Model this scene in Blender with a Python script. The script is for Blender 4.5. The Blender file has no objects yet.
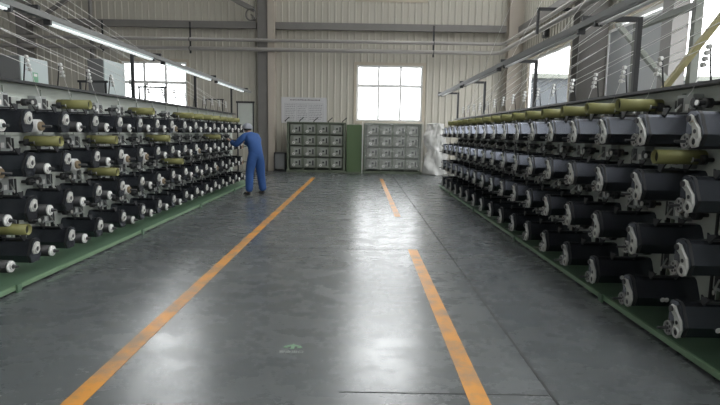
import bpy, bmesh, math, random
from mathutils import Vector, Matrix, noise
random.seed(7)
R = math.radians
C = bpy.context.scene.collection
PI = math.pi

# ------------------------------------------------------------------ materials
def mat(name, col, rough=.5, metal=0.0, var=0.0, scale=6.0, spec=.5, emit=0, emit_col=None, bump=0.0, stretch=None):
    m = bpy.data.materials.new(name); m.use_nodes = True
    nt = m.node_tree; b = nt.nodes['Principled BSDF']
    b.inputs['Base Color'].default_value = (*col, 1)
    b.inputs['Roughness'].default_value = rough
    b.inputs['Metallic'].default_value = metal
    b.inputs['Specular IOR Level'].default_value = spec
    if emit:
        b.inputs['Emission Color'].default_value = (*(emit_col or col), 1)
        b.inputs['Emission Strength'].default_value = emit
    if var or bump:
        tc = nt.nodes.new('ShaderNodeTexCoord')
        mp = nt.nodes.new('ShaderNodeMapping')
        if stretch: mp.inputs['Scale'].default_value = stretch
        nz = nt.nodes.new('ShaderNodeTexNoise'); nz.inputs['Scale'].default_value = scale; nz.inputs['Detail'].default_value = 5
        nt.links.new(tc.outputs['Object'], mp.inputs['Vector']); nt.links.new(mp.outputs['Vector'], nz.inputs['Vector'])
        if var:
            mx = nt.nodes.new('ShaderNodeMix'); mx.data_type = 'RGBA'
            mx.inputs[6].default_value = (*[c * (1 - var) for c in col], 1)
            mx.inputs[7].default_value = (*[min(1, c * (1 + var)) for c in col], 1)
            nt.links.new(nz.outputs['Fac'], mx.inputs[0]); nt.links.new(mx.outputs[2], b.inputs['Base Color'])
        if bump:
            bp = nt.nodes.new('ShaderNodeBump'); bp.inputs['Strength'].default_value = bump; bp.inputs['Distance'].default_value = .02
            nt.links.new(nz.outputs['Fac'], bp.inputs['Height']); nt.links.new(bp.outputs['Normal'], b.inputs['Normal'])
    return m

def emission(name, col, s):
    m = bpy.data.materials.new(name); m.use_nodes = True; nt = m.node_tree
    nt.nodes.remove(nt.nodes['Principled BSDF'])
    e = nt.nodes.new('ShaderNodeEmission'); e.inputs['Color'].default_value = (*col, 1); e.inputs['Strength'].default_value = s
    nt.links.new(e.outputs[0], nt.nodes['Material Output'].inputs[0])
    return m

def film(name, col, opacity, rough=.15, haze=.5):
    m = bpy.data.materials.new(name); m.use_nodes = True; nt = m.node_tree
    b = nt.nodes['Principled BSDF']; b.inputs['Base Color'].default_value = (*col, 1); b.inputs['Roughness'].default_value = rough
    t = nt.nodes.new('ShaderNodeBsdfTransparent'); mx = nt.nodes.new('ShaderNodeMixShader'); mx.inputs[0].default_value = opacity
    nt.links.new(t.outputs[0], mx.inputs[1]); nt.links.new(b.outputs[0], mx.inputs[2])
    nt.links.new(mx.outputs[0], nt.nodes['Material Output'].inputs[0])
    return m

def floor_material():
    m = bpy.data.materials.new('polished_concrete'); m.use_nodes = True; nt = m.node_tree; L = nt.links.new
    b = nt.nodes['Principled BSDF']
    tc = nt.nodes.new('ShaderNodeTexCoord')
    def nz(scale, detail, sx=1, sy=1, rough=.6):
        mp = nt.nodes.new('ShaderNodeMapping'); mp.inputs['Scale'].default_value = (sx, sy, 1)
        n = nt.nodes.new('ShaderNodeTexNoise'); n.inputs['Scale'].default_value = scale; n.inputs['Detail'].default_value = detail
        n.inputs['Roughness'].default_value = rough
        L(tc.outputs['Object'], mp.inputs['Vector']); L(mp.outputs['Vector'], n.inputs['Vector']); return n
    def ramp(src, a, b_, c0, c1):
        r = nt.nodes.new('ShaderNodeValToRGB'); e = r.color_ramp.elements
        e[0].position = a; e[1].position = b_; e[0].color = (*c0, 1); e[1].color = (*c1, 1)
        L(src.outputs['Fac'], r.inputs['Fac']); return r
    big = nz(.7, 6); fine = nz(5, 9, .45, 1.9, .72); scuff = nz(2.6, 9, 1, 1.3, .72)
    c1 = ramp(big, .3, .7, (.092, .104, .108), (.150, .162, .165))
    c2 = ramp(fine, .2, .8, (.78, .78, .78), (1.0, 1.0, 1.0))
    mx = nt.nodes.new('ShaderNodeMix'); mx.data_type = 'RGBA'; mx.blend_type = 'MULTIPLY'; mx.inputs[0].default_value = 1
    L(c1.outputs[0], mx.inputs[6]); L(c2.outputs[0], mx.inputs[7]); L(mx.outputs[2], b.inputs['Base Color'])
    r = ramp(scuff, .25, .8, (.19, .19, .19), (.37, .37, .37))
    L(r.outputs[0], b.inputs['Roughness'])
    bp = nt.nodes.new('ShaderNodeBump'); bp.inputs['Strength'].default_value = .10; bp.inputs['Distance'].default_value = .004
    rip = nz(9, 6, .8, 1.6, .6)
    L(rip.outputs['Fac'], bp.inputs['Height']); L(bp.outputs['Normal'], b.inputs['Normal'])
    b.inputs['Specular IOR Level'].default_value = .6
    return m

def line_material():
    m = bpy.data.materials.new('worn_yellow_paint'); m.use_nodes = True; nt = m.node_tree; L = nt.links.new
    b = nt.nodes['Principled BSDF']; b.inputs['Roughness'].default_value = .4
    tc = nt.nodes.new('ShaderNodeTexCoord')
    n = nt.nodes.new('ShaderNodeTexNoise'); n.inputs['Scale'].default_value = 3; n.inputs['Detail'].default_value = 8; n.inputs['Roughness'].default_value = .7
    L(tc.outputs['Object'], n.inputs['Vector'])
    r = nt.nodes.new('ShaderNodeValToRGB'); e = r.color_ramp.elements
    e[0].position = .36; e[1].position = .56; e[0].color = (.30, .20, .11, 1); e[1].color = (.68, .29, .03, 1)
    L(n.outputs['Fac'], r.inputs['Fac']); L(r.outputs[0], b.inputs['Base Color'])
    return m

M = dict(
    wall=mat('painted_sheet_metal', (.52, .495, .43), .55, var=.06, scale=.6),
    wall_dark=mat('grey_wall_paint', (.42, .42, .40), .7),
    roof=mat('roof_sheet', (.45, .45, .44), .7),
    column=mat('beige_steel', (.46, .41, .35), .55, var=.08, scale=2),
    girt=mat('grey_galvanised_girt', (.20, .19, .18), .5, var=.1, scale=3),
    pipe=mat('grey_pipe_paint', (.42, .40, .38), .4),
    frame=mat('white_window_frame', (.85, .85, .84), .4),
    trim=mat('beige_trim', (.52, .46, .37), .5),
    floor=floor_material(), line=line_material(),
    joint=mat('joint_filler', (.02, .02, .02), .8),
    sky=emission('added_skylight_panel', (.97, .99, 1), 7.8),
    panewin=emission('bright_frosted_pane', (.97, .99, 1), 10.5),
    paneside=emission('side_frosted_pane', (.97, .99, 1), 1.6),
    panel=mat('pale_grey_green_panel', (.50, .54, .49), .5, var=.08, scale=3),
    plate=mat('light_grey_plate', (.52, .55, .51), .45, var=.06, scale=8),
    box=mat('grey_control_box', (.38, .40, .39), .45),
    dark=mat('dark_steel', (.025, .026, .028), .45),
    black=mat('black_housing', (.088, .096, .115), .27, .85),
    drum=mat('black_wound_drum', (.009, .009, .010), .45),
    greyw=mat('pale_cast_bracket', (.58, .58, .55), .45),
    flange=mat('grey_flange', (.34, .34, .33), .45),
    white=mat('white_plastic', (.80, .80, .78), .4),
    rod=mat('bright_steel', (.62, .62, .60), .3, .6),
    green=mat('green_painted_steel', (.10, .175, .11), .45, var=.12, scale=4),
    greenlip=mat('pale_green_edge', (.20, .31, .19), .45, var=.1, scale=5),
    greend=mat('dark_green_paint', (.105, .125, .09), .5),
    greenp=mat('leaf_green_sheet', (.085, .135, .06), .5),
    core=mat('olive_paper_tube', (.27, .265, .10), .55, var=.08, scale=9),
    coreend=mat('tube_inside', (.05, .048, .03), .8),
    yarn=mat('white_tape_yarn', (.85, .85, .83), .5),
    yarnb=mat('white_wound_yarn', (.62, .62, .61), .6, bump=.1, scale=50),
    brown=mat('brown_core_end', (.20, .15, .09), .7),
    pink=mat('pale_pink_yarn', (.62, .40, .33), .7),
    lampgrey=mat('lamp_rail_grey', (.16, .165, .16), .5),
    tube=mat('lit_tube', (.9, .95, .95), .3, emit=.5),
    tubeoff=mat('unlit_tube', (.75, .76, .75), .3),
    cabinet=mat('pale_cabinet_side', (.55, .62, .62), .45),
    cabinetd=mat('shaded_front_and_grey_bin', (.17, .175, .175), .5),  # dark tone paints the cabinets' backlit front; plain grey on the low bin
    sticker=mat('green_sticker', (.22, .45, .30), .5),
    poster=mat('poster_paper', (.56, .56, .57), .5),
    ink=mat('grey_ink', (.22, .22, .25), .6),
    inkd=mat('dark_ink', (.10, .08, .08), .6),
    cell=mat('grey_unit_box', (.20, .215, .185), .5, var=.1, scale=4),
    cellw=mat('pale_unit_plate', (.28, .30, .27), .5),
    board=mat('grey_sheet_board', (.36, .37, .38), .5, var=.05, scale=1),
    yellow=mat('pale_yellow_beam', (.50, .44, .24), .5),
    post=mat('olive_grey_steel', (.13, .14, .12), .5),
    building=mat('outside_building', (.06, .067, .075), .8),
    ground=mat('outside_ground', (.30, .30, .29), .9),
    arrow=mat('green_floor_sticker', (.30, .48, .32), .4),
    letters=mat('pale_floor_lettering', (.50, .53, .51), .4),
    blue=mat('blue_workwear', (.028, .088, .27), .8, var=.15, scale=7),
    skin=mat('skin', (.46, .29, .21), .55),
    cap=mat('grey_cap', (.34, .36, .40), .8),
    hair=mat('dark_hair', (.03, .027, .025), .6),
    shoe=mat('black_shoe', (.015, .015, .016), .5),
    glass=film('window_glass', (.9, .95, .95), .06, .05),
    film=film('plastic_film', (.74, .76, .74), .2, .15),
    filmd=film('crumpled_plastic_film', (.72, .72, .70), .72, .3),
)

# ------------------------------------------------------------------ mesh helper
class G:
    def __init__(s): s.bm = bmesh.new(); s.mi = 0; s.mats = []
    def m(s, name):
        if name not in s.mats: s.mats.append(name)
        s.mi = s.mats.index(name); return s
    def face(s, vs):
        try: f = s.bm.faces.new(vs); f.material_index = s.mi; return f
        except ValueError: return None
    def box(s, x0, x1, y0, y1, z0, z1, bev=0):
        v = [s.bm.verts.new((x, y, z)) for x in (x0, x1) for y in (y0, y1) for z in (z0, z1)]
        fs = [s.face([v[i] for i in q]) for q in ((0, 1, 3, 2), (4, 6, 7, 5), (0, 4, 5, 1), (2, 3, 7, 6), (0, 2, 6, 4), (1, 5, 7, 3))]
        if bev:
            es = list({e for f in fs for e in f.edges})
            r = bmesh.ops.bevel(s.bm, geom=es, offset=bev, segments=1, affect='EDGES', profile=.5)
            for f in r['faces']: f.material_index = s.mi
        return s
    def prism(s, pts, axis, a, b):
        """pts: closed outline in the two other axes, extruded along axis from a to b"""
        def P(p, t):
            return {'x': (t, p[0], p[1]), 'y': (p[0], t, p[1]), 'z': (p[0], p[1], t)}[axis]
        A = [s.bm.verts.new(P(p, a)) for p in pts]; B = [s.bm.verts.new(P(p, b)) for p in pts]
        n = len(pts)
        for i in range(n): s.face([A[i], A[(i + 1) % n], B[(i + 1) % n], B[i]])
        s.face(A); s.face(B[::-1]); return s
    def _frame(s, d):
        d = d.normalized(); u = d.orthogonal().normalized(); return u, d.cross(u)
    def cyl(s, p0, p1, r0, r1=None, n=12, caps=True):
        p0 = Vector(p0); p1 = Vector(p1); r1 = r0 if r1 is None else r1
        u, w = s._frame(p1 - p0)
        ring = lambda p, r: [s.bm.verts.new(p + (u * math.cos(2 * PI * k / n) + w * math.sin(2 * PI * k / n)) * r) for k in range(n)]
        A = ring(p0, r0); B = ring(p1, r1)
        for k in range(n):
            f = s.face([A[k], A[(k + 1) % n], B[(k + 1) % n], B[k]])
            if f and n > 6: f.smooth = True
        if caps: s.face(A[::-1]); s.face(B)
        return s
    def pipe(s, p0, p1, ro, ri, n=14):
        """hollow tube with open ends"""
        p0 = Vector(p0); p1 = Vector(p1); u, w = s._frame(p1 - p0)
        ring = lambda p, r: [s.bm.verts.new(p + (u * math.cos(2 * PI * k / n) + w * math.sin(2 * PI * k / n)) * r) for k in range(n)]
        A, B, D, E_ = ring(p0, ro), ring(p1, ro), ring(p1, ri), ring(p0, ri)
        for X, Y in ((A, B), (B, D), (D, E_), (E_, A)):
            for k in range(n):
                f = s.face([X[k], X[(k + 1) % n], Y[(k + 1) % n], Y[k]])
                if f and (X is A or X is D): f.smooth = True
        return s
    def torus(s, c, nrm, r, t, n=12, k=6):
        c = Vector(c); u, w = s._frame(Vector(nrm)); d = Vector(nrm).normalized(); rows = []
        for i in range(n):
            a = 2 * PI * i / n; q = u * math.cos(a) + w * math.sin(a)
            rows.append([s.bm.verts.new(c + q * (r + t * math.cos(2 * PI * j / k)) + d * t * math.sin(2 * PI * j / k)) for j in range(k)])
        for i in range(n):
            for j in range(k):
                f = s.face([rows[i][j], rows[(i + 1) % n][j], rows[(i + 1) % n][(j + 1) % k], rows[i][(j + 1) % k]])
                if f: f.smooth = True
        return s
    def path(s, pts, r, n=6):
        """round tube along a polyline"""
        pts = [Vector(p) for p in pts]; rows = []; u = None
        for i, p in enumerate(pts):
            d = (pts[min(i + 1, len(pts) - 1)] - pts[max(i - 1, 0)]).normalized()
            u = d.orthogonal().normalized() if u is None else (u - d * u.dot(d)).normalized()
            w = d.cross(u)
            rows.append([s.bm.verts.new(p + (u * math.cos(2 * PI * k / n) + w * math.sin(2 * PI * k / n)) * r) for k in range(n)])
        for a, b in zip(rows, rows[1:]):
            for k in range(n):
                f = s.face([a[k], a[(k + 1) % n], b[(k + 1) % n], b[k]])
                if f: f.smooth = True
        s.face(rows[0][::-1]); s.face(rows[-1]); return s
    def ball(s, c, r, sc=(1, 1, 1), n=12):
        mx = Matrix.Translation(c) @ Matrix.Diagonal((sc[0], sc[1], sc[2], 1))
        q = bmesh.ops.create_uvsphere(s.bm, u_segments=n, v_segments=max(6, n * 2 // 3), radius=r, matrix=mx)
        for f in {f for v in q['verts'] for f in v.link_faces}: f.material_index = s.mi; f.smooth = True
        return s
    def beam(s, p0, p1, w, h, up=(0, 0, 1)):
        """rectangular bar from p0 to p1"""
        p0 = Vector(p0); p1 = Vector(p1); d = (p1 - p0).normalized(); sd = d.cross(Vector(up)).normalized(); uu = sd.cross(d)
        q = [(-1, -1), (1, -1), (1, 1), (-1, 1)]
        A = [s.bm.verts.new(p0 + sd * w / 2 * a + uu * h / 2 * b) for a, b in q]; B = [s.bm.verts.new(p1 + sd * w / 2 * a + uu * h / 2 * b) for a, b in q]
        for k in range(4): s.face([A[k], A[(k + 1) % 4], B[(k + 1) % 4], B[k]])
        s.face(A[::-1]); s.face(B); return s
    def mesh(s, name, flip=False):
        if flip:
            for v in s.bm.verts: v.co.x = -v.co.x
        bmesh.ops.recalc_face_normals(s.bm, faces=s.bm.faces)
        me = bpy.data.meshes.new(name); s.bm.to_mesh(me); s.bm.free()
        for k in s.mats: me.materials.append(M[k])
        return me
    def build(s, name, parent=None, loc=None, flip=False):
        o = bpy.data.objects.new(name, s.mesh(name, flip)); C.objects.link(o)
        if parent: o.parent = parent
        if loc: o.location = loc
        return o

def g(m): return G().m(m)
def tag(o, label, cat, group=None, kind=None):
    o['label'] = label; o['category'] = cat
    if group: o['group'] = group
    if kind: o['kind'] = kind
    return o
def empty(name, loc=(0, 0, 0), rz=0):
    o = bpy.data.objects.new(name, None); C.objects.link(o); o.location = loc; o.rotation_euler.z = rz; o.empty_display_size = .1
    return o
def struct(o, label, cat): return tag(o, label, cat, kind='structure')
ORD = ['first', 'second', 'third', 'fourth', 'fifth', 'sixth', 'seventh', 'eighth', 'ninth', 'tenth']
ROW = ['bottom row', 'third row', 'second row', 'top row']
def nth(i, n, what='column'):
    if i < n - i - 1 or n == 1: return '%s %s from camera end' % (ORD[i], what)
    return '%s %s from far end' % (ORD[n - 1 - i], what)
def copy_tree(o, parent=None, skip=()):
    c = o.copy(); C.objects.link(c)
    if parent: c.parent = parent
    for ch in list(o.children):
        if ch.name.split('.')[0] not in skip: copy_tree(ch, c)
    return c

# ------------------------------------------------------------------ room shell
XL, XR, YB, YF, ZR = -20.0, 5.8, 20.5, -14.0, 10.4
fl = g('floor').box(XL - .3, XR + .3, YF - .3, YB + .3, -.2, 0).build('floor')
struct(fl, 'dark grey polished concrete floor with window reflections', 'floor')

def corr_x(gg, x0, x1, z0, z1, y):          # ribbed sheet facing -Y
    P = .245; d = lambda t: .0 if t < .66 else (.034 if .74 <= t <= .92 else (.034 * (t - .66) / .08 if t < .74 else .034 * (1 - t) / .08))
    xs = {x0, x1}
    for k in range(int(x0 / P) - 2, int(x1 / P) + 2):
        for t in (0, .66, .74, .92):
            x = (k + t) * P
            if x0 < x < x1: xs.add(x)
    xs = sorted(xs)
    pts = [(x, y - d((x / P) % 1.0)) for x in xs]
    gg.prism(pts + [(x1, y + .08), (x0, y + .08)], 'z', z0, z1)
def corr_y(gg, y0, y1, z0, z1, x, s):       # ribbed sheet on a side wall; s = direction into the room
    P = .245; d = lambda t: .0 if t < .66 else (.034 if .74 <= t <= .92 else (.034 * (t - .66) / .08 if t < .74 else .034 * (1 - t) / .08))
    ys = {y0, y1}
    for k in range(int(y0 / P) - 2, int(y1 / P) + 2):
        for t in (0, .66, .74, .92):
            y = (k + t) * P
            if y0 < y < y1: ys.add(y)
    ys = sorted(ys)
    pts = [(x + s * d((y / P) % 1.0), y) for y in ys]
    gg.prism(pts + [(x - s * .08, y1), (x - s * .08, y0)], 'z', z0, z1)
def pierced(gg, lo, hi, holes, fn):
    """sheets around window holes (a0,a1,[(z0,z1)...])"""
    a = lo
    for a0, a1, zs in sorted(holes):
        fn(gg, a, a0, 0, ZR); z = 0
        for z0, z1 in zs: fn(gg, a0, a1, z, z0); z = z1
        fn(gg, a0, a1, z, ZR); a = a1
    fn(gg, a, hi, 0, ZR)
WB = [(-8.9, -6.5), (-.2, 2.26)]; LOZ = (1.9, 3.95); HIZ = (6.3, 9.5)
w = g('wall'); pierced(w, XL, XR, [(a, b, [LOZ, HIZ]) for a, b in WB], lambda q, a, b, c, d: corr_x(q, a, b, c, d, YB))
struct(w.build('wall_back'), 'beige ribbed metal wall at the end of the hall', 'wall')
RW = [(-9.0, -1.0, 1.9, 4.05), (4.6, 12.75, 1.9, 4.05), (15.4, 19.2, 1.9, 4.05)]
w = g('wall'); pierced(w, YF, YB, [(a, b, [(c, d), (6.3, 8.6)]) for a, b, c, d in RW], lambda q, a, b, c, d: corr_y(q, a, b, c, d, XR, -1))
struct(w.build('wall_right'), 'grey ribbed metal wall on the right behind the rack', 'wall')
LW = [(-9, -3), (1, 7), (10, 16)]
w = g('wall'); pierced(w, YF, YB, [(a, b, [(1.9, 4.05)]) for a, b in LW], lambda q, a, b, c, d: corr_y(q, a, b, c, d, XL, 1))
struct(w.build('wall_left'), 'beige ribbed metal wall on the far left', 'wall')
FW = [(-16, -10), (-7, -1), (1, 5)]
w = g('wall_dark')
a = XL
for a0, a1 in FW:
    w.box(a, a0, YF - .1, YF, 0, ZR); w.box(a0, a1, YF - .1, YF, 0, 4.0); w.box(a0, a1, YF - .1, YF, 8, ZR); a = a1
w.box(a, XR, YF - .1, YF, 0, ZR)
struct(w.build('wall_front'), 'plain grey wall behind the camera', 'wall')
# roof with an added, unseen skylight strip
SK = [(3.5, 5.2)]
SY = (-12, 15)
w = g('roof'); a = XL - .1
for s0, s1 in SK:
    w.box(a, s0, YF - .1, YB + .1, ZR, ZR + .1); w.box(s0, s1, YF - .1, SY[0], ZR, ZR + .1); w.box(s0, s1, SY[1], YB + .1, ZR, ZR + .1); a = s1
w.box(a, XR + .1, YF - .1, YB + .1, ZR, ZR + .1)
struct(w.build('ceiling'), 'grey sheet roof high over the hall', 'ceiling')
n = 0
def window(axis, pos, a0, a1, z0, z1, cols, trans, pane, sgn, label, portal=True):
    """frame in the opening; axis x: window in an X-running wall at y=pos; axis y: in a side wall at x=pos. sgn: towards the outside"""
    global n; n += 1
    f = g('frame')
    def bx(q, p0, p1, d0, d1, zz0, zz1):
        lo, hi = sorted((pos + sgn * d0, pos + sgn * d1))
        q.box(p0, p1, lo, hi, zz0, zz1) if axis == 'x' else q.box(lo, hi, p0, p1, zz0, zz1)
    t = .075
    bx(f, a0, a0 + t, .0, .07, z0, z1); bx(f, a1 - t, a1, .0, .07, z0, z1)
    bx(f, a0 + t, a1 - t, .0, .07, z0, z0 + t); bx(f, a0 + t, a1 - t, .0, .07, z1 - t, z1)
    for k in range(1, cols):
        c = a0 + (a1 - a0) * k / cols
        bx(f, c - .04, c + .04, .005, .065, z0 + t, z1 - t)
    for tz in trans:
        for k in range(cols):
            c0 = a0 + (a1 - a0) * k / cols + (.075 if k == 0 else .04); c1 = a0 + (a1 - a0) * (k + 1) / cols - (.075 if k == cols - 1 else .04)
            bx(f, c0, c1, .005, .065, tz - .055, tz + .055)
    f.m('trim')
    e = .1
    bx(f, a0 - e, a0, -.05, -.002, z0 - e, z1 + e); bx(f, a1, a1 + e, -.05, -.002, z0 - e, z1 + e)
    bx(f, a0, a1, -.05, -.002, z1, z1 + e); bx(f, a0, a1, -.05, -.002, z0 - e, z0)
    o = struct(f.build('window_%d' % n), label, 'window')
    p = g(pane); bx(p, a0 + .02, a1 - .02, .03, .036, z0 + .02, z1 - .02); p.build('glass', o)
    if portal:
        l = bpy.data.lights.new('daylight', 'AREA'); l.shape = 'RECTANGLE'; l.size = a1 - a0; l.size_y = z1 - z0; l.cycles.is_portal = True
        lo = bpy.data.objects.new('window_daylight', l); C.objects.link(lo)
        c = (a0 + a1) / 2; zc = (z0 + z1) / 2
        if axis == 'x': lo.location = (c, pos + sgn * .12, zc); d = Vector((0, -sgn, 0))
        else: lo.location = (pos + sgn * .12, c, zc); d = Vector((-sgn, 0, 0))
        lo.rotation_euler = d.to_track_quat('-Z', 'Y').to_euler()
for (a0, a1), nm in zip(WB, ('left part of the back wall, partly behind the rack', 'middle of the back wall over the cabinets')):
    window('x', YB, a0, a1, *LOZ, 3, [3.2], 'glass', 1, 'bright six-pane window in the ' + nm)
for (a0, a1), nm in zip(WB, ('left', 'middle')):
    window('x', YB, a0, a1, *HIZ, 3, [7.9], 'panewin', 1, 'bright upper window high over the %s window' % nm, False)
for (a0, a1, z0, z1), nm, c in zip(RW, ('behind the camera', 'past the grey boards at the right edge', 'beyond the big column, showing a grey building outside'), (8, 8, 1)):
    window('y', XR, a0, a1, z0, z1, c, [], 'glass', 1, 'right wall window ' + nm)
for (a0, a1, z0, z1), nm in zip(RW, ('near', 'middle', 'far')):
    window('y', XR, a0, a1, 6.3, 8.6, 6, [], 'paneside', 1, 'added unseen %s window high on the right wall' % nm, False)  # unseen glowing windows added to throw light on the left rack
for (a0, a1), nm in zip(LW, ('near', 'middle', 'far')): window('y', XL, a0, a1, 1.9, 4.05, 6, [], 'paneside', -1, 'bright %s window on the left wall' % nm, False)
for (a0, a1), nm in zip(FW, ('left', 'middle', 'right')): window('x', YF, a0, a1, 4, 8, 5, [6], 'paneside', -1, 'bright %s window behind the camera' % nm, False)
for (s0, s1), nm in zip(SK, ('right rack',)):
    n += 1; struct(g('sky').box(s0, s1, SY[0], SY[1], ZR + .02, ZR + .06).build('window_%d' % n), 'added unseen skylight strip in the roof over the %s' % nm, 'skylight')  # glowing strip added out of view to light left rack, floor, back wall

# outside
struct(g('ground').box(-60, 60, YB + .5, 90, -.6, -.2).build('ground_outside'), 'pale ground outside the hall', 'ground')
struct(g('ground').box(XR + .5, 60, -40, YB + .5, -.6, -.2).build('ground_outside_right'), 'pale ground outside the right wall', 'ground')
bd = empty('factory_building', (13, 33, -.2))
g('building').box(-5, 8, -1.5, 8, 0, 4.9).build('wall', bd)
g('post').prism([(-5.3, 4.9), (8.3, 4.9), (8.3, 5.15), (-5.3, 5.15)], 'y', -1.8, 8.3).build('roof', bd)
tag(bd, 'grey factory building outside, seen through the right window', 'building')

# columns, girts, pipes
def hcol(name, axis, c, p, w, d, label):
    """H column against a wall: axis x -> on back wall at x=c, protruding to y=p"""
    q = g('column'); t = .03
    if axis == 'x':
        q.box(c - w / 2, c + w / 2, p, p + t, 0, ZR); q.box(c - w / 2, c + w / 2, p + d - t, p + d, 0, ZR); q.box(c - t / 2, c + t / 2, p + t, p + d - t, 0, ZR)
    else:
        q.box(p, p + t, c - w / 2, c + w / 2, 0, ZR); q.box(p + d - t, p + d, c - w / 2, c + w / 2, 0, ZR); q.box(p + t, p + d - t, c - t / 2, c + t / 2, 0, ZR)
    return struct(q.build(name), label, 'column')
cb = g('column'); cb.box(-3.42, -3.17, 19.98, 20.46, 0, ZR, .01); cb.m('girt').box(-3.80, -3.42, 20.1, 20.46, 0, ZR, .01)  # girt grey paints the shade on the column's recessed left side
struct(cb.build('trim_1'), 'beige steel column on the back wall left of the poster', 'column')
cb = g('column'); cb.box(5.25, 5.76, 20.0, 20.03, 0, ZR); cb.box(5.25, 5.76, 20.43, 20.46, 0, ZR); cb.box(5.49, 5.52, 20.03, 20.43, 0, ZR)
struct(cb.build('trim_2'), 'beige steel column in the far right corner', 'column')
cb = g('girt'); cb.box(5.1, 5.76, 13.1, 13.14, 0, ZR); cb.box(5.1, 5.76, 13.5, 13.54, 0, ZR); cb.box(5.41, 5.45, 13.14, 13.5, 0, ZR)
struct(cb.build('trim_3'), 'wide dark grey steel column on the right wall', 'column')
cb = g('girt'); cb.box(-12.5, -12.1, 20.05, 20.46, 0, ZR, .01)
struct(cb.build('trim_4'), 'dark steel column on the back wall at far left', 'column')
tag(g('girt').path([(-9.9, 20.3, 0.0), (-9.9, 20.3, ZR)], .075, 8).build('downpipe'), 'dark vertical pipe on the back wall left of the left window', 'pipe')
gi = g('girt').box(-13 + .9, -3.87, 20.18, 20.34, 5.14, 5.38); gi.box(-3.19, 5.2, 20.18, 20.34, 5.14, 5.38)
struct(gi.build('trim_5'), 'grey horizontal girt across the back wall', 'girt')
struct(g('girt').box(5.56, 5.75, -10, 13.05, 5.1, 5.3).box(5.56, 5.75, 13.6, 19.95, 5.1, 5.3).build('trim_6'), 'grey horizontal girt along the right wall', 'girt')
PI_ = [(4.68, .06, 5.05, 'upper grey pipe crossing the back wall and turning along the right wall'),
       (4.36, .07, 4.92, 'lower grey pipe crossing the back wall and turning along the right wall'),
       (4.54, .03, 4.8, 'thin pale pipe running between the two along the right wall')]
for k, (z, r, x, lb) in enumerate(PI_):
    y = 19.9 - .0 * k
    if k < 2: pts = [(-19, y, z), (x - .25, y, z), (x - .08, y - .05, z), (x, y - .2, z), (x, -6, z)]
    else: pts = [(x, 18.5, z), (x, -6, z)]
    tag(g('pipe').path(pts, r, 8).build('overhead_pipe'), lb, 'pipe')
for x, lb in ((2.55, 'right of the middle window'), (-6.2, 'right of the left window'), (-9.35, 'at the far left')):
    hg = empty('pipe_hanger', (x, 20.0, 4.2)); g('dark').box(-.03, .03, -.02, .02, 0, 1.1).build('strap', hg)
    g('dark').torus((0, -.1, .16), (1, 0, 0), .075, .015).torus((0, -.1, .48), (1, 0, 0), .07, .015).build('clamp', hg)
    tag(hg, 'dark pipe hanger %s' % lb, 'hanger')
tag(g('girt').torus((-3.98, 19.85, 5.56), (0.3, 1, 0), .2, .03, 20).cyl((-3.98, 19.9, 5.56), (-3.98, 20.2, 5.56), .03).beam((-3.98, 20.2, 5.5), (-3.98, 20.44, 5.5), .1, .1).build('round_wall_ring'), 'dark round ring beside the back column above the pipes', 'ring')
tag(g('girt').beam((-3.9, 19.98, 5.75), (-6.9, 19.98, 7.2), .16, .16).build('diagonal_brace'), 'grey diagonal brace rising left from the back column', 'brace')
tag(g('girt').beam((-11.95, 19.98, 5.1), (-8.4, 19.98, 7.4), .12, .12).build('diagonal_brace'), 'grey diagonal brace rising right at the upper left corner', 'brace')
pb = empty('pipe_support', (5.0, 15.2, 4.2)); g('dark').box(-.25, .74, -.04, .04, .62, .70).build('arm', pb); g('dark').box(-.28, -.22, -.04, .04, 0, .70).build('hanger', pb)
tag(pb, 'dark bracket holding the pipes by the right wall', 'bracket')
jb = empty('junction_box', (5.705, 17.4, 4.5)); g('dark').box(-.06, .06, -.15, .15, 0, .26, .01).build('case', jb); g('rod').box(-.065, -.06, -.05, .05, .08, .18).build('label_plate', jb)
tag(jb, 'small dark junction box over the right window', 'junction box')

# floor paint, joints
def slab(x0, x1, y0, y1, m, nm, lb, cat='floor line', z=.003): return struct(g(m).box(x0, x1, y0, y1, 0, z).build(nm), lb, cat)
slab(-1.565, -1.45, -6, 17.3, 'line', 'floor_line', 'long worn orange line along the left of the aisle')
slab(.615, .73, -6, 6.7, 'line', 'floor_line', 'near stretch of the orange line on the right of the aisle')
slab(.615, .72, 9.4, 17.3, 'line', 'floor_line', 'far stretch of the orange line on the right of the aisle')
slab(1.09, 1.105, -6, 18, 'joint', 'floor_joint', 'dark straight joint in the floor right of the orange line', 'floor joint', .0015)
slab(-2.95, 1.08, 6.66, 6.668, 'joint', 'floor_joint', 'far dark joint crossing the floor', 'floor joint', .0015)
slab(-.1, 1.08, 2.88, 2.888, 'joint', 'floor_joint', 'near dark joint crossing the floor between arrow and orange line', 'floor joint', .0015)
ar = empty('floor_arrow', (-.44, 3.52, .0))
def arc(r, a0, a1, n=10): return [(r * math.cos(R(a0 + (a1 - a0) * i / n)), r * math.sin(R(a0 + (a1 - a0) * i / n))) for i in range(n + 1)]
aw = g('arrow')
aw.prism([(x * 1.0, y * .9 - .02) for x, y in arc(.055, 20, 160) + arc(.033, 150, 30)], 'z', 0, .003)
aw.prism([(-.012, -.04), (.012, -.04), (.012, .006), (-.012, .006)], 'z', .0, .0032)
aw.prism([(-.022, .004), (.022, .004), (0, .045)], 'z', 0, .0034)
aw.prism([(.03, -.025), (.066, -.02), (.052, .012)], 'z', 0, .0036); aw.prism([(-.03, -.025), (-.052, .012), (-.066, -.02)], 'z', 0, .0036)
aw.build('mark', ar)
cu = bpy.data.curves.new('lettering', 'FONT'); cu.body = '\u5b89\u5168\u51fa\u53e3'; cu.size = .042; cu.align_x = 'CENTER'; cu.extrude = .001
to = bpy.data.objects.new('lettering_source', cu); C.objects.link(to)
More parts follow.
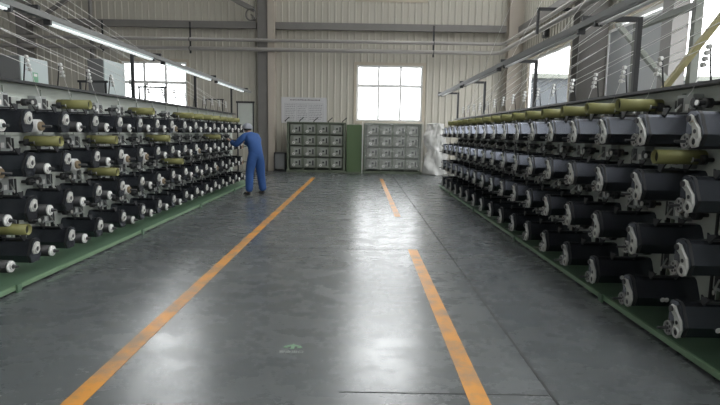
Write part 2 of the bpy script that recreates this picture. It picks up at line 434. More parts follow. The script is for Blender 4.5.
bpy.context.view_layer.update()
me = bpy.data.meshes.new_from_object(to.evaluated_get(bpy.context.evaluated_depsgraph_get())); bpy.data.objects.remove(to)
me.materials.clear(); me.materials.append(M['letters'])
lt = bpy.data.objects.new('lettering', me); C.objects.link(lt); lt.parent = ar; lt.location = (0, -.105, .0015); lt['label'] = 'pale small lettering'
tag(ar, 'faded green arrow sticker with pale lettering on the floor', 'floor sticker')

# ------------------------------------------------------------------ the two long racks
PX = {'left': -3.60, 'right': 2.63}; SG = {'left': 1, 'right': -1}
Y0 = {'left': 4.52, 'right': 3.49}; NC = {'left': 16, 'right': 17}; PITCH = .65
ROWZ = [.22 + .415 * k for k in range(4)]
TOP = {'left': 1.93, 'right': 1.87}
TW = {'left': .575, 'right': .47}
YE = {'left': (1.4, 15.2), 'right': (.6, 14.75)}
def rack(side):
    s = SG[side]; y0, y1 = YE[side]; t = TOP[side]
    o = empty('winder_rack', (PX[side], 0, 0))
    fp = side == 'right'
    q = g('panel').box(-.3, 0, y0, y1, .042, t - .025); q.build('panel', o, flip=fp)
    g('dark').box(-.33, .115, y0 - .02, y1 + .02, t - .025, t).build('top_rail', o, flip=fp)
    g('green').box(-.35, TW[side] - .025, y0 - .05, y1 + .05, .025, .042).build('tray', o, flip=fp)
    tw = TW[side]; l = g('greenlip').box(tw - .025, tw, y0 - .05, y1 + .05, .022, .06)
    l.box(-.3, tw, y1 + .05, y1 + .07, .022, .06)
    g('dark').box(-.34, tw - .03, y0, y1, 0, .025).build('gap_shadow', o, flip=fp)  # dark filler in place of the shadow gap under the tray
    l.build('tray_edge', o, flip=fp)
    k = 0; yy = Y0[side] + .33 - PITCH * 3
    while yy < y1 - .1:
        if yy > y0: g('greend' if side == 'right' else 'panel').box(.0005, .016, yy - .016, yy + .016, .08, t - .06).build('post', o, flip=fp)
        yy += PITCH
    yy = 1.9
    while yy < y1:
        g('green').box(tw + .0005, tw + .02, yy - .03, yy + .03, 0, .075).build('joint_block', o, flip=fp); yy += 2.75
    return tag(o, 'long grey-green winder rack with green tray along the %s of the aisle' % side, 'rack')
racks = {k: rack(k) for k in PX}

def winder(side):
    fp = side == 'right'
    o = empty('yarn_winder')
    P = lambda gg, nm, par=o: gg.build(nm, par, flip=fp)
    q = g('plate').box(.001, .012, -.295, .295, -.095, .30, .002); q.m('dark').box(.0115, .05, -.29, -.27, -.05, .29)
    P(q, 'mounting_plate')
    q = g('box').box(.012, .10, .06, .27, .165, .325, .006); q.m('white').box(.10, .102, .10, .15, .20, .25); q.m('dark').box(.10, .102, .18, .25, .19, .30);
    P(q, 'control_box')
    hx = .465 if side == 'left' else .53
    sec = [(-.092, -.062), (-.125, .012), (-.065, .138), (-.04, .158), (.02, .160), (.05, .14), (.055, .0), (.02, -.06)]
    q = g('black').prism(sec, 'x', .012, hx - .01); q.m('dark').prism([(a * 1.02, b * 1.015) for a, b in sec], 'x', hx - .04, hx - .02)
    h = P(q, 'housing')
    if side == 'left':
        q = g('greyw').prism([(-.02, .135), (.015, .12), (.02, .05), (-.02, .015), (-.075, .02), (-.09, .06), (-.06, .11)], 'x', hx - .009, hx + .008)
        q.torus((hx + .01, -.035, .065), (1, 0, 0), .032, .010, 14, 5); q.m('dark').cyl((hx + .008, -.035, .065), (hx + .012, -.035, .065), .022)
    else:
        q = g('greyw').prism([(-.02, .13), (.015, .12), (.005, .085), (-.035, .06), (-.045, .02), (-.025, -.04), (-.05, -.075), (-.095, -.065), (-.115, -.01), (-.10, .05), (-.06, .085)], 'x', hx - .009, hx + .009)
        q.torus((hx + .011, -.075, -.035), (1, 0, 0), .030, .010, 14, 5).torus((hx + .011, -.02, .11), (1, 0, 0), .02, .009, 12, 5)
        q.m('dark').cyl((hx + .009, -.075, -.035), (hx + .013, -.075, -.035), .02).cyl((hx + .009, -.02, .11), (hx + .03, -.02, .11), .02).cyl((hx + .009, -.07, .03), (hx + .012, -.07, .03), .014, n=8)
    P(q, 'end_bracket')
    if side == 'left':
        sy, sz = .17, 0.0
        sp = P(g('dark').cyl((.012, sy, sz), (.565, sy, sz), .012, n=8).cyl((.012, sy, sz), (.045, sy, sz), .04), 'spindle')
        P(g('drum').cyl((.05, sy, sz), (.49, sy, sz), .058, n=16), 'spindle_drum')
        q = g('white').cyl((.49, sy, sz), (.508, sy, sz), .052, n=18).cyl((.508, sy, sz), (.52, sy, sz), .03); q.m('dark').cyl((.52, sy, sz), (.528, sy, sz), .02)
        P(q, 'end_disc')
    else:
        sy, sz = .01, -.034
        sp = P(g('dark').cyl((.012, sy, sz), (.615, sy, sz), .009, n=8).cyl((.012, sy, sz), (.045, sy, sz), .03), 'spindle')
        P(g('drum').cyl((.05, sy, sz), (.53, sy, sz), .048, n=16), 'spindle_drum')
        q = g('flange').cyl((.53, sy, sz), (.545, sy, sz), .048, n=18).torus((.545, sy, sz), (1, 0, 0), .044, .006, 18, 5)
        q.m('dark')
        for k in range(5): q.cyl((.545, sy + .026 * math.cos(k * 1.257), sz + .026 * math.sin(k * 1.257)), (.548, sy + .026 * math.cos(k * 1.257), sz + .026 * math.sin(k * 1.257)), .009, n=8)
        P(q, 'end_disc')
    q = g('rod').cyl((.102, .20, .25), (.21, .09, .19), .007, n=6).torus((.21, .09, .19), (1, .4, 0), .014, .005, 8, 5)
    P(q, 'tension_arm')
    q = g('dark').cyl((.012, -.12, .245), (.17, -.12, .245), .016, n=8).cyl((.07, -.12, .245), (.12, -.12, .245), .038).cyl((.012, -.02, .255), (.13, -.02, .255), .028, n=10).cyl((.13, -.02, .255), (.145, -.02, .255), .035, n=10)
    q.m('rod').cyl((.17, -.12, .245), (.18, -.12, .245), .022, n=8)
    P(q, 'guide_roller')
    q = g('dark')
    for x in (.17, .36): q.prism([(-.13, .21), (-.115, .2), (-.08, .207), (-.045, .2), (-.03, .21), (-.035, .155), (-.062, .143)], 'x', x, x + .012)
    q.box(.17, .372, -.085, -.07, .16, .175); P(q, 'core_rest')
    return o
protoW = {k: winder(k) for k in PX}
emb = G().m('white').torus((0, 0, 0), (0, 1, .1), .014, .005, 12, 5).torus((.03, 0, 0), (0, 1, .1), .014, .005, 12, 5).box(-.006, .006, -.003, .003, -.006, .006).box(.024, .036, -.003, .003, -.006, .006).mesh('emblem')

white_at = {(1, 3), (0, 2), (2, 2), (4, 2), (5, 2), (4, 1), (7, 3), (9, 2), (6, 1), (11, 1)}; pink_at = {(15, 2), (15, 1)}
for side in PX:
    s = SG[side]; first = True
    for i in range(NC[side]):
        for r in range(4):
            no = side == 'left' and ((i, r) in white_at or (i, r) in pink_at)
            o = copy_tree(protoW[side], None, ('spindle_drum', 'end_disc') if no else ())
            o.location = (PX[side], Y0[side] + PITCH * i, ROWZ[r])
            disc = 'white spindle disc' if side == 'left' else 'grey flange'
            tag(o, 'black yarn winder, %s, %s rack, %s, %s' % (disc, side, ROW[r], nth(i, NC[side])), 'yarn winder', 'yarn winders on the %s rack' % side)
            if side == 'right' and r == 0 and i < 8:
                e = bpy.data.objects.new('emblem', emb); C.objects.link(e); e.parent = o; e.location = (-.30, -.128, -.0); e['label'] = 'white round emblem'
for side in PX:
    for ch in list(protoW[side].children): bpy.data.objects.remove(ch)
    bpy.data.objects.remove(protoW[side])

# paper cores lying over the winders
def core_mesh(flip):
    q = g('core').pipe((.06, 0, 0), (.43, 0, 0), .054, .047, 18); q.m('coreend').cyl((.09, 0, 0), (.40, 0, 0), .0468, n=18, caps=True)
    return q.mesh('paper_core', flip)
cores = {'left': core_mesh(False), 'right': core_mesh(True)}
L_cores = [(3, 3), (6, 3)] + [(i, 3) for i in range(9, 16)] + [(2, 2), (4, 2), (7, 2), (8, 1), (4, 1), (1, 0), (12, 2)]
R_cores = [(i, 3) for i in range(2, 17)] + [(1, 2)]
for side, lst in (('left', L_cores), ('right', R_cores)):
    for i, r in lst:
        o = bpy.data.objects.new('paper_core', cores[side]); C.objects.link(o)
        o.location = (PX[side], Y0[side] + PITCH * i - .08, ROWZ[r] + .2605)
        tag(o, 'olive paper core on the %s rack, %s, %s' % (side, ROW[r], nth(i, NC[side])), 'paper core', 'olive paper cores on the %s rack' % side)
def bobbin_mesh(m):
    q = g(m).cyl((.06, 0, 0), (.45, 0, 0), .066, n=20); q.m('brown').pipe((.05, 0, 0), (.475, 0, 0), .045, .0135, 16)
    return q.mesh('yarn_bobbin')
bw, bp_ = bobbin_mesh('yarnb'), bobbin_mesh('pink')
for st, me, cn in ((white_at, bw, 'white'), (pink_at, bp_, 'pale pink')):
    for i, r in sorted(st):
        o = bpy.data.objects.new('yarn_bobbin', me); C.objects.link(o)
        o.location = (PX['left'], Y0['left'] + PITCH * i + .17, ROWZ[r])
        tag(o, '%s wound yarn bobbin, left rack, %s, %s' % (cn, ROW[r], nth(i, 16)), 'bobbin', 'wound yarn bobbins on the left rack')

# guide stands with eyelets on the rack tops, and the yarns
def guide(side):
    fp = side == 'right'; o = empty('guide_stand')
    P = lambda gg, nm: gg.build(nm, o, flip=fp)
    q = g('dark').box(-.04, .02, -.03, .03, 0, .012).path([(0, 0, .012), (.03, 0, .28)], .007, 6)
    P(q, 'rod')
    for k in range(4):
        y = .018 * (k - 1.5); z = .26 - .042 * k
        P(g('white').cyl((.05, y - .012, z), (.06, y + .014, z), .019, n=10).cyl((.028, 0, z - .005), (.052, y, z), .007, n=6), 'eyelet')
    return o
for side in PX:
    pr = guide(side); s = SG[side]
    for i in range(NC[side]):
        o = pr if i == 0 else copy_tree(pr)
        y = Y0[side] + PITCH * i + (.04 if side == 'left' else .02)
        o.location = (PX[side], y, TOP[side])
        tag(o, 'thin guide rod with pale eyelets on the %s rack top, %s' % (side, nth(i, NC[side], 'stand')), 'guide stand', 'guide stands on the %s rack' % side)
        z = TOP[side] + .24
        sl = .115 + .012 * ((i * 7) % 3 - 1)
        x = PX[side] + s * .055
        zz = z - .06
        pts = [(x - s * .05, -2.5, zz + sl * (y + 2.5)), (x, y, zz), (x + s * .06, y + .03, TOP[side] - .06), (x + s * .10, y + .02, ROWZ[3] + .30)]
        yo = g('yarn').path(pts, .0032, 5).build('white_yarn')
        tag(yo, 'white yarn through the guide on %s rack top, %s' % (side, nth(i, NC[side], 'guide')), 'yarn', 'white yarns over the %s rack' % side)
for k, (i, sl, nm) in enumerate(((9, .33, 'nearest'), (12, .40, 'middle'), (15, .46, 'farthest'))):
    y = Y0['right'] + PITCH * i; x = PX['right'] - .06; z = TOP['right'] + .19
    tag(g('yarn').path([(x - .02, y - 8.5, z + sl * 8.5), (x - .01, y + .02, z)], .0035, 5).build('white_yarn'),
        '%s of the steep white yarns descending to the right rack' % nm, 'yarn', 'steep white yarns over the right rack')

# U-shaped bars on the left rack and beyond
for x0, x1, y, zb, zt, lb in ((-3.90, -3.45, 9.62, 1.93, 2.17, 'dark U-shaped bar standing on the left rack before the window'),
                              (-3.9, -3.55, 7.62, 1.93, 2.08, 'small dark U-shaped bar on the left rack between the two cabinets'),
                              (-4.12, -3.68, 14.5, 1.93, 2.25, 'dark U-shaped bar near the far end of the left rack')):
    o = empty('yarn_bar', ((x0 + x1) / 2, y, zb)); h = (x1 - x0) / 2
    for sx in (-1, 1): g('dark').box(sx * h - .012, sx * h + .012, -.012, .012, 0, zt - zb).build('upright', o)
    g('dark').box(-h - .03, h + .03, -.02, .02, zt - zb, zt - zb + .03).build('crossbar', o)
    tag(o, lb, 'bar')
o = empty('sheet_stand', (-3.82, 18, 0))
for sx in (-1, 1): g('dark').box(sx * .26 - .02, sx * .26 + .02, -.02, .02, 0, 2.36).build('leg', o)
g('dark').box(-.3, .3, -.03, .03, 2.36, 2.42).build('crossbar', o); g('plate').box(-.24, .24, -.008, .008, .9, 2.355).build('sheet', o)
tag(o, 'tall narrow stand with grey sheet beyond the far end of the left rack', 'stand')

# control cabinets standing behind the left rack top
for (x0, x1, y0, y1, z1, lb, st) in ((-5.0, -4.2, 6.80, 7.38, 2.33, 'pale control cabinet with a small green sticker behind the left rack', True),
                                     (-4.48, -4.2, 9.0, 9.75, 2.58, 'taller pale control cabinet before the left window, front darkened as backlit shade', False)):
    o = empty('control_cabinet', ((x0 + x1) / 2, (y0 + y1) / 2, 0)); hx = (x1 - x0) / 2; hy = (y1 - y0) / 2
    g('cabinetd').box(-hx, hx - .02, -hy, hy, 0, z1, .01).build('body', o)  # front coloured dark as if backlit, aisle side kept pale
    d = g('cabinet').box(hx - .02, hx, -hy, hy, .05, z1, .006).build('door', o)
    g('dark').box(hx, hx + .012, -hy + .06, -hy + .09, 1.2, 1.35).build('handle', d)
    if st:
        k = g('sticker').box(hx, hx + .002, -.06, .05, z1 - .30, z1 - .18).m('white').box(hx + .002, hx + .003, -.04, .03, z1 - .23, z1 - .195); k.build('sticker', o)
    tag(o, lb, 'cabinet')

# lamp strips
def lamp_strip(side):
    s = SG[side]; x = {'left': -3.1, 'right': 2.05}[side]; z = {'left': 2.47, 'right': 2.42}[side]; ye = {'left': 15.3, 'right': 14.6}[side]
    tag(g('lampgrey').box(x - .03, x + .03, 1.0, ye, z + .03, z + .085).build('lamp_rail'), 'long grey lamp rail hung over the front of the %s rack' % side, 'rail')
    posts = [5.3, 8.45, 11.6, 14.8] if side == 'left' else [5.15, 8.1, 11.4, 14.5]
    px = PX[side] + s * .085
    for k, y in enumerate(posts):
        o = empty('lamp_post', (px, y, TOP[side])); hh = z + .085 - TOP[side]; L = abs(x - px)
        g('dark').box(-.022, .022, -.022, .022, 0, hh + .045).build('upright', o)
        a, b = sorted((s * .03, s * (L + .03))); g('dark').box(a, b, -.02, .02, hh, hh + .045).build('arm', o)
        tag(o, 'dark lamp post with bent arm on the %s rack, %s' % (side, nth(k, 4, 'post')), 'lamp post', 'lamp posts on the %s rack' % side)
    for k in range(4):
        a = (2.22, 5.5, 8.62, 11.72)[k] if side == 'left' else (2.2, 5.25, 8.3, 11.35)[k]
        o = empty('fluorescent_lamp', (x, a, z))
        g('lampgrey' if side == 'right' else 'cabinet').box(-.026, .026, 0, 2.65, .009, .03).build('batten', o)
        for dx in (-.013, .013): g('tube' if side == 'left' else 'tubeoff').cyl((dx, .03, -.004), (dx, 2.62, -.004), .0115, n=8).build('tube', o)
        g('dark').box(-.034, .034, -.03, 0.0, -.018, .03).build('end_cap', o)
        g('dark').box(-.034, .034, 2.65, 2.68, -.018, .03).build('end_cap', o)
        tag(o, '%s twin-tube lamp under the rail over the %s rack, %s' % ('lit' if side == 'left' else 'unlit', side, nth(k, 4, 'lamp')), 'lamp', 'tube lamps over the %s rack' % side)
lamp_strip('left'); lamp_strip('right')

# ------------------------------------------------------------------ back wall furniture
def unit_rack(x0, x1, lb, film_):
    o = empty('small_winder_rack', ((x0 + x1) / 2, 19.5, 0)); h = (x1 - x0) / 2; t = 1.81
    q = g('greend').box(-h, -h + .08, 0, .55, .09, t - .06); q.box(h - .08, h, 0, .55, .09, t - .06); q.box(-h, h, 0, .55, t - .06, t, .008)
    q.box(-h + .08, h - .08, .30, .33, .09, t - .06)
    cw = (2 * h - .16) / 4; ch = (t - .06 - .14) / 4
    for k in range(1, 4): q.box(-h + .08 + cw * k - .03, -h + .08 + cw * k + .03, .02, .30, .09, t - .06)
    q.build('frame', o)
    g('greend').box(-h - .03, h + .03, -.06, .6, 0, .09, .01).build('base', o)
    for r in range(4):
        for c in range(4):
            cx = -h + .08 + cw * (c + .5); z = .14 + ch * r
            u = g('cell').box(cx - cw / 2 + .032, cx + cw / 2 - .032, .04, .30, z + .03, z + ch - .015, .012)
            u.m('cellw').box(cx - .09, cx + .17, .035, .05, z + .15, z + ch - .06, .004); u.m('dark').box(cx - .02, cx + .05, .02, .035, z + .20, z + .26).box(cx + .10, cx + .15, .025, .035, z + .12, z + .3)
            ub = u.build('winding_unit', o)
            k = g('greyw').cyl((cx - .08, -.03, z + .13), (cx - .08, .05, z + .13), .052, n=14); k.m('dark').cyl((cx - .08, -.06, z + .13), (cx - .08, -.03, z + .13), .014, n=8)
            k.build('spindle_disc', ub)
    tag(o, lb, 'rack')
    return o, h, t
A, h, t = unit_rack(-2.66, -.56, 'dark green rack of sixteen grey winding units below the wall poster', False)
for k in range(5):
    x = -h + .02 + (2 * h - .04) * k / 4
    g('dark').beam((x - .11, .1, t + .02), (x + .06, .1, t + .17), .03, .03, (0, 1, 0)).cyl((x - .09, .1, t - .001), (x - .09, .1, t + .04), .015, n=8).build('lever', A)
B_, h2, t2 = unit_rack(.10, 2.17, 'dark green winding rack draped in clear plastic film below the middle window', True)
gp = empty('green_panel', (-.24, 19.52, 0))
g('greenp').box(-.28, .27, 0, .5, .05, 1.74, .012).build('sheet', gp); g('greend').box(-.29, .28, -.02, .55, 0, .05).build('foot', gp)
tag(gp, 'plain green cabinet standing between the two small racks', 'cabinet')
tag(g('white').box(.035, .065, 19.46, 19.49, 0, 1.85).build('white_pole'), 'thin white pole between green cabinet and plastic draped rack', 'pole')
def sheet(nx, nz, fn, m, nm):
    q = g(m); vs = [[q.bm.verts.new(fn(i / nx, j / nz)) for j in range(nz + 1)] for i in range(nx + 1)]
    for i in range(nx):
        for j in range(nz):
            f = q.face([vs[i][j], vs[i + 1][j], vs[i + 1][j + 1], vs[i][j + 1]])
            f.smooth = False
    return q.build(nm)
def drape(u, v):
    x = .12 + 2.1 * u; z = .16 + 1.72 * v
    d = noise.fractal(Vector((x * 1.6 + v * 1.5, z * 6 - u * 3, 3)), .9, 2, 3) * .06
    return (x, 19.36 + d - .03 * math.sin(u * 9 + v * 4), z + .05 * math.sin(u * 3.2 * PI) * v)
pf = sheet(60, 50, drape, 'film', 'plastic_film'); tag(pf, 'clear wrinkled plastic film hanging over the right small rack', 'plastic film')
def bundle(u, v):
    a = 2 * PI * u; z = .0 + 1.83 * v
    r = 1 + .42 * noise.fractal(Vector((math.cos(a) * 1.3, math.sin(a) * 1.3, z * 1.9)), 1.1, 2, 3)
    wd = (.42 - .10 * v) * (.4 if v in (0, 1) else 1)
    return (2.74 + wd * r * math.cos(a) - .10 * v, 19.45 + .3 * r * math.sin(a) * (1 if v < 1 else .3), z + .02 * r * v)
pb2 = sheet(56, 48, bundle, 'filmd', 'plastic_bundle'); tag(pb2, 'big crumpled bundle of clear plastic beside the right rack end', 'plastic bundle')
lb_ = empty('low_stand', (-2.93, 19.85, 0))
g('dark').box(-.22, -.19, -.2, .2, .04, .70).box(.16, .19, -.2, .2, .04, .70).box(-.22, .19, -.2, .2, .67, .70).build('frame', lb_); g('cabinetd').box(-.19, .16, -.15, .2, .10, .66).build('bin', lb_); g('dark').box(-.24, .21, -.22, .22, 0, .04).build('base', lb_)
tag(lb_, 'low dark metal stand beside the column and left small rack', 'stand')
# poster
po = empty('wall_poster', (-2.15, 20.44, 1.78))
g('poster').box(-.85, .85, 0, .02, 0, .95).build('sheet', po)
q = g('inkd'); x = -.52
while x < .58: wd = random.uniform(.025, .045); q.box(x, x + wd, -.002, 0, .835, .875 + random.uniform(-.008, .008)); x += wd + .018
q.build('title', po)
q = g('ink')
for z in (.08, .72): q.box(-.72, .72, -.002, 0, z, z + .006)
for x in (-.72, -.28, .16, .714): q.box(x, x + .006, -.002, 0, .086, .72)
for k in range(9):
    z = .66 - k * .065
    for c0, c1 in ((-.69, -.32), (-.24, .12), (.2, .69)):
        x = c0
        while x < c1 - .05: wd = random.uniform(.02, .09); q.box(x, min(c1, x + wd), -.002, 0, z, z + .02); x += wd + .02
q.build('text', po)
tag(po, 'pale printed notice board on the back wall over the left small rack', 'poster')

# right side behind the rack: boards, frame, beam
for (y0, y1, lb) in ((10.3, 11.55, 'nearer grey sheet board covering the right window'), (11.6, 12.85, 'farther grey sheet board covering the right window beside the dark column')):
    o = empty('grey_board', (5.70, (y0 + y1) / 2, 0)); hh = (y1 - y0) / 2
    g('board').box(-.015, .015, -hh, hh, 0, 3.88).build('sheet', o)
    g('frame').box(-.035, -.016, -hh, -hh + .05, 0, 3.88).box(-.035, -.016, hh - .05, hh, 0, 3.88).box(-.035, -.016, -hh + .05, hh - .05, 3.82, 3.88).build('edge_strip', o)
    tag(o, lb, 'board')
mf = empty('machine_frame', (4.5, 8.4, 0))
for y in (-.85, .75): g('post').box(-.05, .05, y - .05, y + .05, 0, 3.3).build('upright', mf)
g('post').box(-.045, .045, -.8, .7, 2.02, 2.1).build('crossbar', mf); g('post').box(-.045, .045, -.8, .7, 3.2, 3.28).build('crossbar', mf)
g('post').beam((.06, -.5, 2.05), (.06, 1.6, 3.45), .05, .11, (1, 0, 0)).build('brace', mf)
tag(mf, 'olive grey steel frame with diagonal brace behind the right rack', 'frame')
o = empty('stair_stringer', (4.35, 7.9, 0)); g('yellow').beam((0, 3.1, .05), (0, -2.6, 3.95), .05, .09, (1, 0, 0)).build('beam', o); g('yellow').box(-.06, .06, 2.98, 3.22, 0, .05).build('foot', o)
tag(o, 'pale yellow slanting beam behind the right rack at the right edge', 'beam')
struct(g('girt').box(5.45, 5.74, 9.85, 10.2, 0, ZR).build('trim_7'), 'dark narrow post on the right wall beside the bright window', 'column')

# ------------------------------------------------------------------ the worker
def skin(name, verts, edges, m, parent=None, sub=2, root=0, extra=None):
    me = bpy.data.meshes.new(name); me.from_pydata([v[0] for v in verts], edges, [])
    o = bpy.data.objects.new(name + '_source', me); C.objects.link(o)
    sk = o.modifiers.new('skin', 'SKIN'); sk.use_smooth_shade = True; sk.branch_smoothing = .4
    for i, v in enumerate(verts):
        r = v[1] if isinstance(v[1], tuple) else (v[1], v[1])
        me.skin_vertices[0].data[i].radius = r; me.skin_vertices[0].data[i].use_root = (i == root)
    sb = o.modifiers.new('sub', 'SUBSURF'); sb.levels = sub
    bpy.context.view_layer.update()
    m2 = bpy.data.meshes.new_from_object(o.evaluated_get(bpy.context.evaluated_depsgraph_get())); bpy.data.objects.remove(o)
    if extra:
        bm = bmesh.new(); bm.from_mesh(m2); extra(bm)
        for f in bm.faces: f.smooth = True
        bm.to_mesh(m2); bm.free()
    m2.materials.clear(); m2.materials.append(M[m]); m2.name = name
    for p in m2.polygons: p.use_smooth = True
    r = bpy.data.objects.new(name, m2); C.objects.link(r)
    if parent: r.parent = parent
    return r
# local frame: +x forward, +y left, +z up
J = dict(pel=(0, 0, .93), wai=(.015, 0, 1.06), che=(.13, 0, 1.24), nb=(.225, 0, 1.385), nk=(.275, 0, 1.44), hd=(.325, 0, 1.505), tp=(.335, 0, 1.57),
         hL=(0, .095, .90), hR=(0, -.095, .90), kL=(.05, .14, .49), kR=(.025, -.15, .49), aL=(.0, .19, .10), aR=(-.03, -.17, .10), tL=(.13, .21, .035), tR=(.10, -.19, .035),
         sL=(.185, .175, 1.34), sR=(.185, -.175, 1.34), eL=(.33, .31, 1.13), eR=(.37, -.24, 1.12), wL=(.54, .31, 1.22), wR=(.58, -.06, 1.19))
V, E_, idx = [], [], {}
def jv(nm, r, co=None): idx[nm] = len(V); V.append((co or J[nm], r)); return idx[nm]
def ed(*ns): E_.extend((idx[a], idx[b]) for a, b in zip(ns, ns[1:]))
jv('pel', (.12, .09)); jv('wai', (.11, .085)); jv('che', (.135, .10)); jv('nb', .065); jv('nk', .05); jv('hd', (.078, .092)); jv('tp', (.068, .078))
ed('pel', 'wai', 'che', 'nb', 'nk', 'hd', 'tp')
for s in 'LR':
    jv('h' + s, .085); jv('k' + s, .055); jv('a' + s, .038); jv('t' + s, .03)
    ed('pel', 'h' + s, 'k' + s, 'a' + s, 't' + s)
    jv('s' + s, .06); jv('e' + s, .042); jv('w' + s, .027); ed('che', 's' + s, 'e' + s, 'w' + s)
    w0 = Vector(J['w' + s]); e0 = Vector(J['e' + s]); d = (w0 - e0).normalized(); sgn = 1 if s == 'L' else -1
    side = Vector((0, 0, 1)).cross(d).normalized(); upv = d.cross(side).normalized()
    jv('p' + s, (.036, .02), tuple(w0 + d * .05)); ed('w' + s, 'p' + s)
    for k, (off, ln) in enumerate(((-.03, .070), (-.010, .078), (.010, .074), (.029, .058))):
        b = w0 + d * .085 + side * off
        jv('f%s%d0' % (s, k), .0095, tuple(b)); jv('f%s%d1' % (s, k), .0088, tuple(b + d * ln * .5 + upv * .004)); jv('f%s%d2' % (s, k), .0072, tuple(b + d * ln * .85 - upv * ln * .35))
        ed('p' + s, 'f%s%d0' % (s, k), 'f%s%d1' % (s, k), 'f%s%d2' % (s, k))
    b = w0 + d * .03 - side * sgn * .032
    jv('h%s0' % s + 't', .011, tuple(b)); jv('h%s1' % s + 't', .0095, tuple(b + d * .035 - side * sgn * .016 - upv * .01)); jv('h%s2' % s + 't', .008, tuple(b + d * .062 - side * sgn * .01 - upv * .022))
    ed('w' + s, 'h%s0t' % s, 'h%s1t' % s, 'h%s2t' % s)
fd = Vector((math.cos(R(-18)), 0, math.sin(R(-18))))
def face_bits(bm):
    def bl(c, r, sc):
        bmesh.ops.create_uvsphere(bm, u_segments=10, v_segments=8, radius=r, matrix=Matrix.Translation(c) @ Matrix.Diagonal((*sc, 1)))
    hd = Vector(J['hd'])
    bl(hd + Vector((.088, 0, -.002)), .018, (1, .7, 1.3)); bl(hd + Vector((.07, 0, -.055)), .03, (1, 1, .8))
    bl(hd + Vector((.082, 0, -.04)), .014, (.6, 1.5, .5))
    for s_ in (-1, 1): bl(hd + Vector((.0, .082 * s_, .005)), .028, (.55, .3, 1)); bl(hd + Vector((.075, .032 * s_, .03)), .014, (.5, 1.2, .5))
th = math.atan2(.68, -.73)
pr = skin('person', V, E_, 'skin', extra=face_bits); pr.location = (-2.38, 12.28, 0); pr.rotation_euler.z = th
q = g('shoe'); hd = Vector(J['hd'])
for s_ in (-1, 1): q.ball(hd + Vector((.083, .032 * s_, .018)), .008, (.6, 1, .7), 8)
q.build('eyes', pr)
def inflate(names, edges, radii, nm, m): return skin(nm, [(J[a], radii[a]) for a in names], [(names.index(a), names.index(b)) for a, b in edges], m, pr)
def mid(a, b, t): return tuple(Vector(J[a]).lerp(Vector(J[b]), t))
for s in 'LR':
    J['c' + s] = mid('e' + s, 'w' + s, .92); J['u' + s] = mid('k' + s, 'a' + s, 1.07); J['m' + s] = mid('h' + s, 'k' + s, .4)
J['hem'] = (-.005, 0, .83); J['tw'] = (.02, 0, 1.12); J['bk'] = (.055, 0, 1.15); J['col'] = (.245, 0, 1.405)
jr = dict(hem=(.195, .15), wai=(.185, .14), bk=(.20, .15), che=(.205, .15), nb=(.10, .09), col=(.075, .07), sL=.10, sR=.10, eL=.075, eR=.075, cL=.052, cR=.052)
inflate(['hem', 'wai', 'bk', 'che', 'nb', 'col', 'sL', 'eL', 'cL', 'sR', 'eR', 'cR'], [('hem', 'wai'), ('wai', 'bk'), ('bk', 'che'), ('che', 'nb'), ('nb', 'col'), ('che', 'sL'), ('sL', 'eL'), ('eL', 'cL'), ('che', 'sR'), ('sR', 'eR'), ('eR', 'cR')], jr, 'jacket', 'blue')
tr = dict(pel=(.17, .14), tw=(.14, .11), hL=.13, hR=.13, mL=.12, mR=.12, kL=.10, kR=.10, uL=.09, uR=.09)
inflate(['pel', 'tw', 'hL', 'mL', 'kL', 'uL', 'hR', 'mR', 'kR', 'uR'], [('pel', 'tw'), ('pel', 'hL'), ('hL', 'mL'), ('mL', 'kL'), ('kL', 'uL'), ('pel', 'hR'), ('hR', 'mR'), ('mR', 'kR'), ('kR', 'uR')], tr, 'trousers', 'blue')
for s in 'LR':
    a = Vector(J['a' + s]); t_ = Vector(J['t' + s])
    skin('shoe', [((a.x - .045, a.y, .048), (.04, .045)), ((a.x + .03, a.y, .055), (.042, .05)), ((t_.x, t_.y, .042), (.04, .038)), ((t_.x + .05, t_.y, .034), (.032, .028))], [(0, 1), (1, 2), (2, 3)], 'shoe', pr, sub=2)
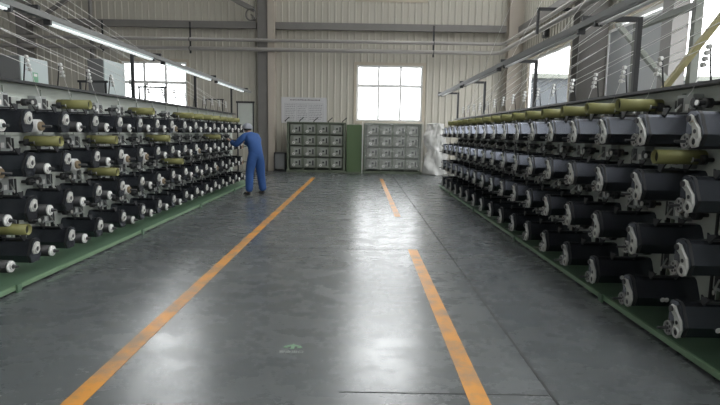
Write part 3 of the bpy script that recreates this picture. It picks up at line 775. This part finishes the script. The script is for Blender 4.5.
def cap_mesh(q, r, a0, sc, c):
    rows = []
    for i in range(7):
        a = R(a0 + (90 - a0) * i / 6); rr = r * math.cos(a)
        rows.append([q.bm.verts.new(Vector(c) + Vector((rr * math.cos(2 * PI * k / 20) * sc[0], rr * math.sin(2 * PI * k / 20) * sc[1], r * math.sin(a) * sc[2]))) for k in range(20)])
    for A_, B2 in zip(rows, rows[1:]):
        for k in range(20):
            f = q.face([A_[k], A_[(k + 1) % 20], B2[(k + 1) % 20], B2[k]])
            if f: f.smooth = True
    return q
q = cap_mesh(g('hair'), .1, -32, (1.0, .92, 1), (hd.x - .018, 0, hd.z + .012)); bmesh.ops.remove_doubles(q.bm, verts=q.bm.verts, dist=.001); q.build('hair', pr)
q = cap_mesh(g('cap'), .122, -8, (1.05, .95, .95), (hd.x - .008, 0, hd.z + .018)); bmesh.ops.remove_doubles(q.bm, verts=q.bm.verts, dist=.001)
q.prism([(hd.x + .095, -.07), (hd.x + .15, -.045), (hd.x + .165, 0), (hd.x + .15, .045), (hd.x + .095, .07)], 'z', hd.z + .02, hd.z + .028); q.build('cap', pr)
tag(pr, 'person in blue workwear and grey cap leaning to the left rack, seen from behind', 'person')

# ------------------------------------------------------------------ world, camera
wd = bpy.data.worlds.new('overcast'); bpy.context.scene.world = wd; wd.use_nodes = True
wd.node_tree.nodes['Background'].inputs[0].default_value = (.96, .985, 1, 1); wd.node_tree.nodes['Background'].inputs[1].default_value = 5.0
cd = bpy.data.cameras.new('camera'); cd.sensor_width = 36; cd.lens = 540 / 720 * 36; cd.clip_start = .05; cd.clip_end = 300
co = bpy.data.objects.new('camera', cd); C.objects.link(co)
pt = math.atan(69.5 / 540); ro = R(.95)
f = Vector((0, math.cos(pt), -math.sin(pt))); r0 = Vector((1, 0, 0)); u0 = r0.cross(f)
rr = r0 * math.cos(ro) + u0 * math.sin(ro); uu = u0 * math.cos(ro) - r0 * math.sin(ro)
co.matrix_world = Matrix(((rr.x, uu.x, -f.x, 0), (rr.y, uu.y, -f.y, 0), (rr.z, uu.z, -f.z, 1.45), (0, 0, 0, 1)))
sc = bpy.context.scene; sc.camera = co
sc.view_settings.view_transform = 'Standard'; sc.view_settings.look = 'None'; sc.view_settings.gamma = 1; sc.view_settings.use_curve_mapping = False
sc.view_settings.exposure = 0.45
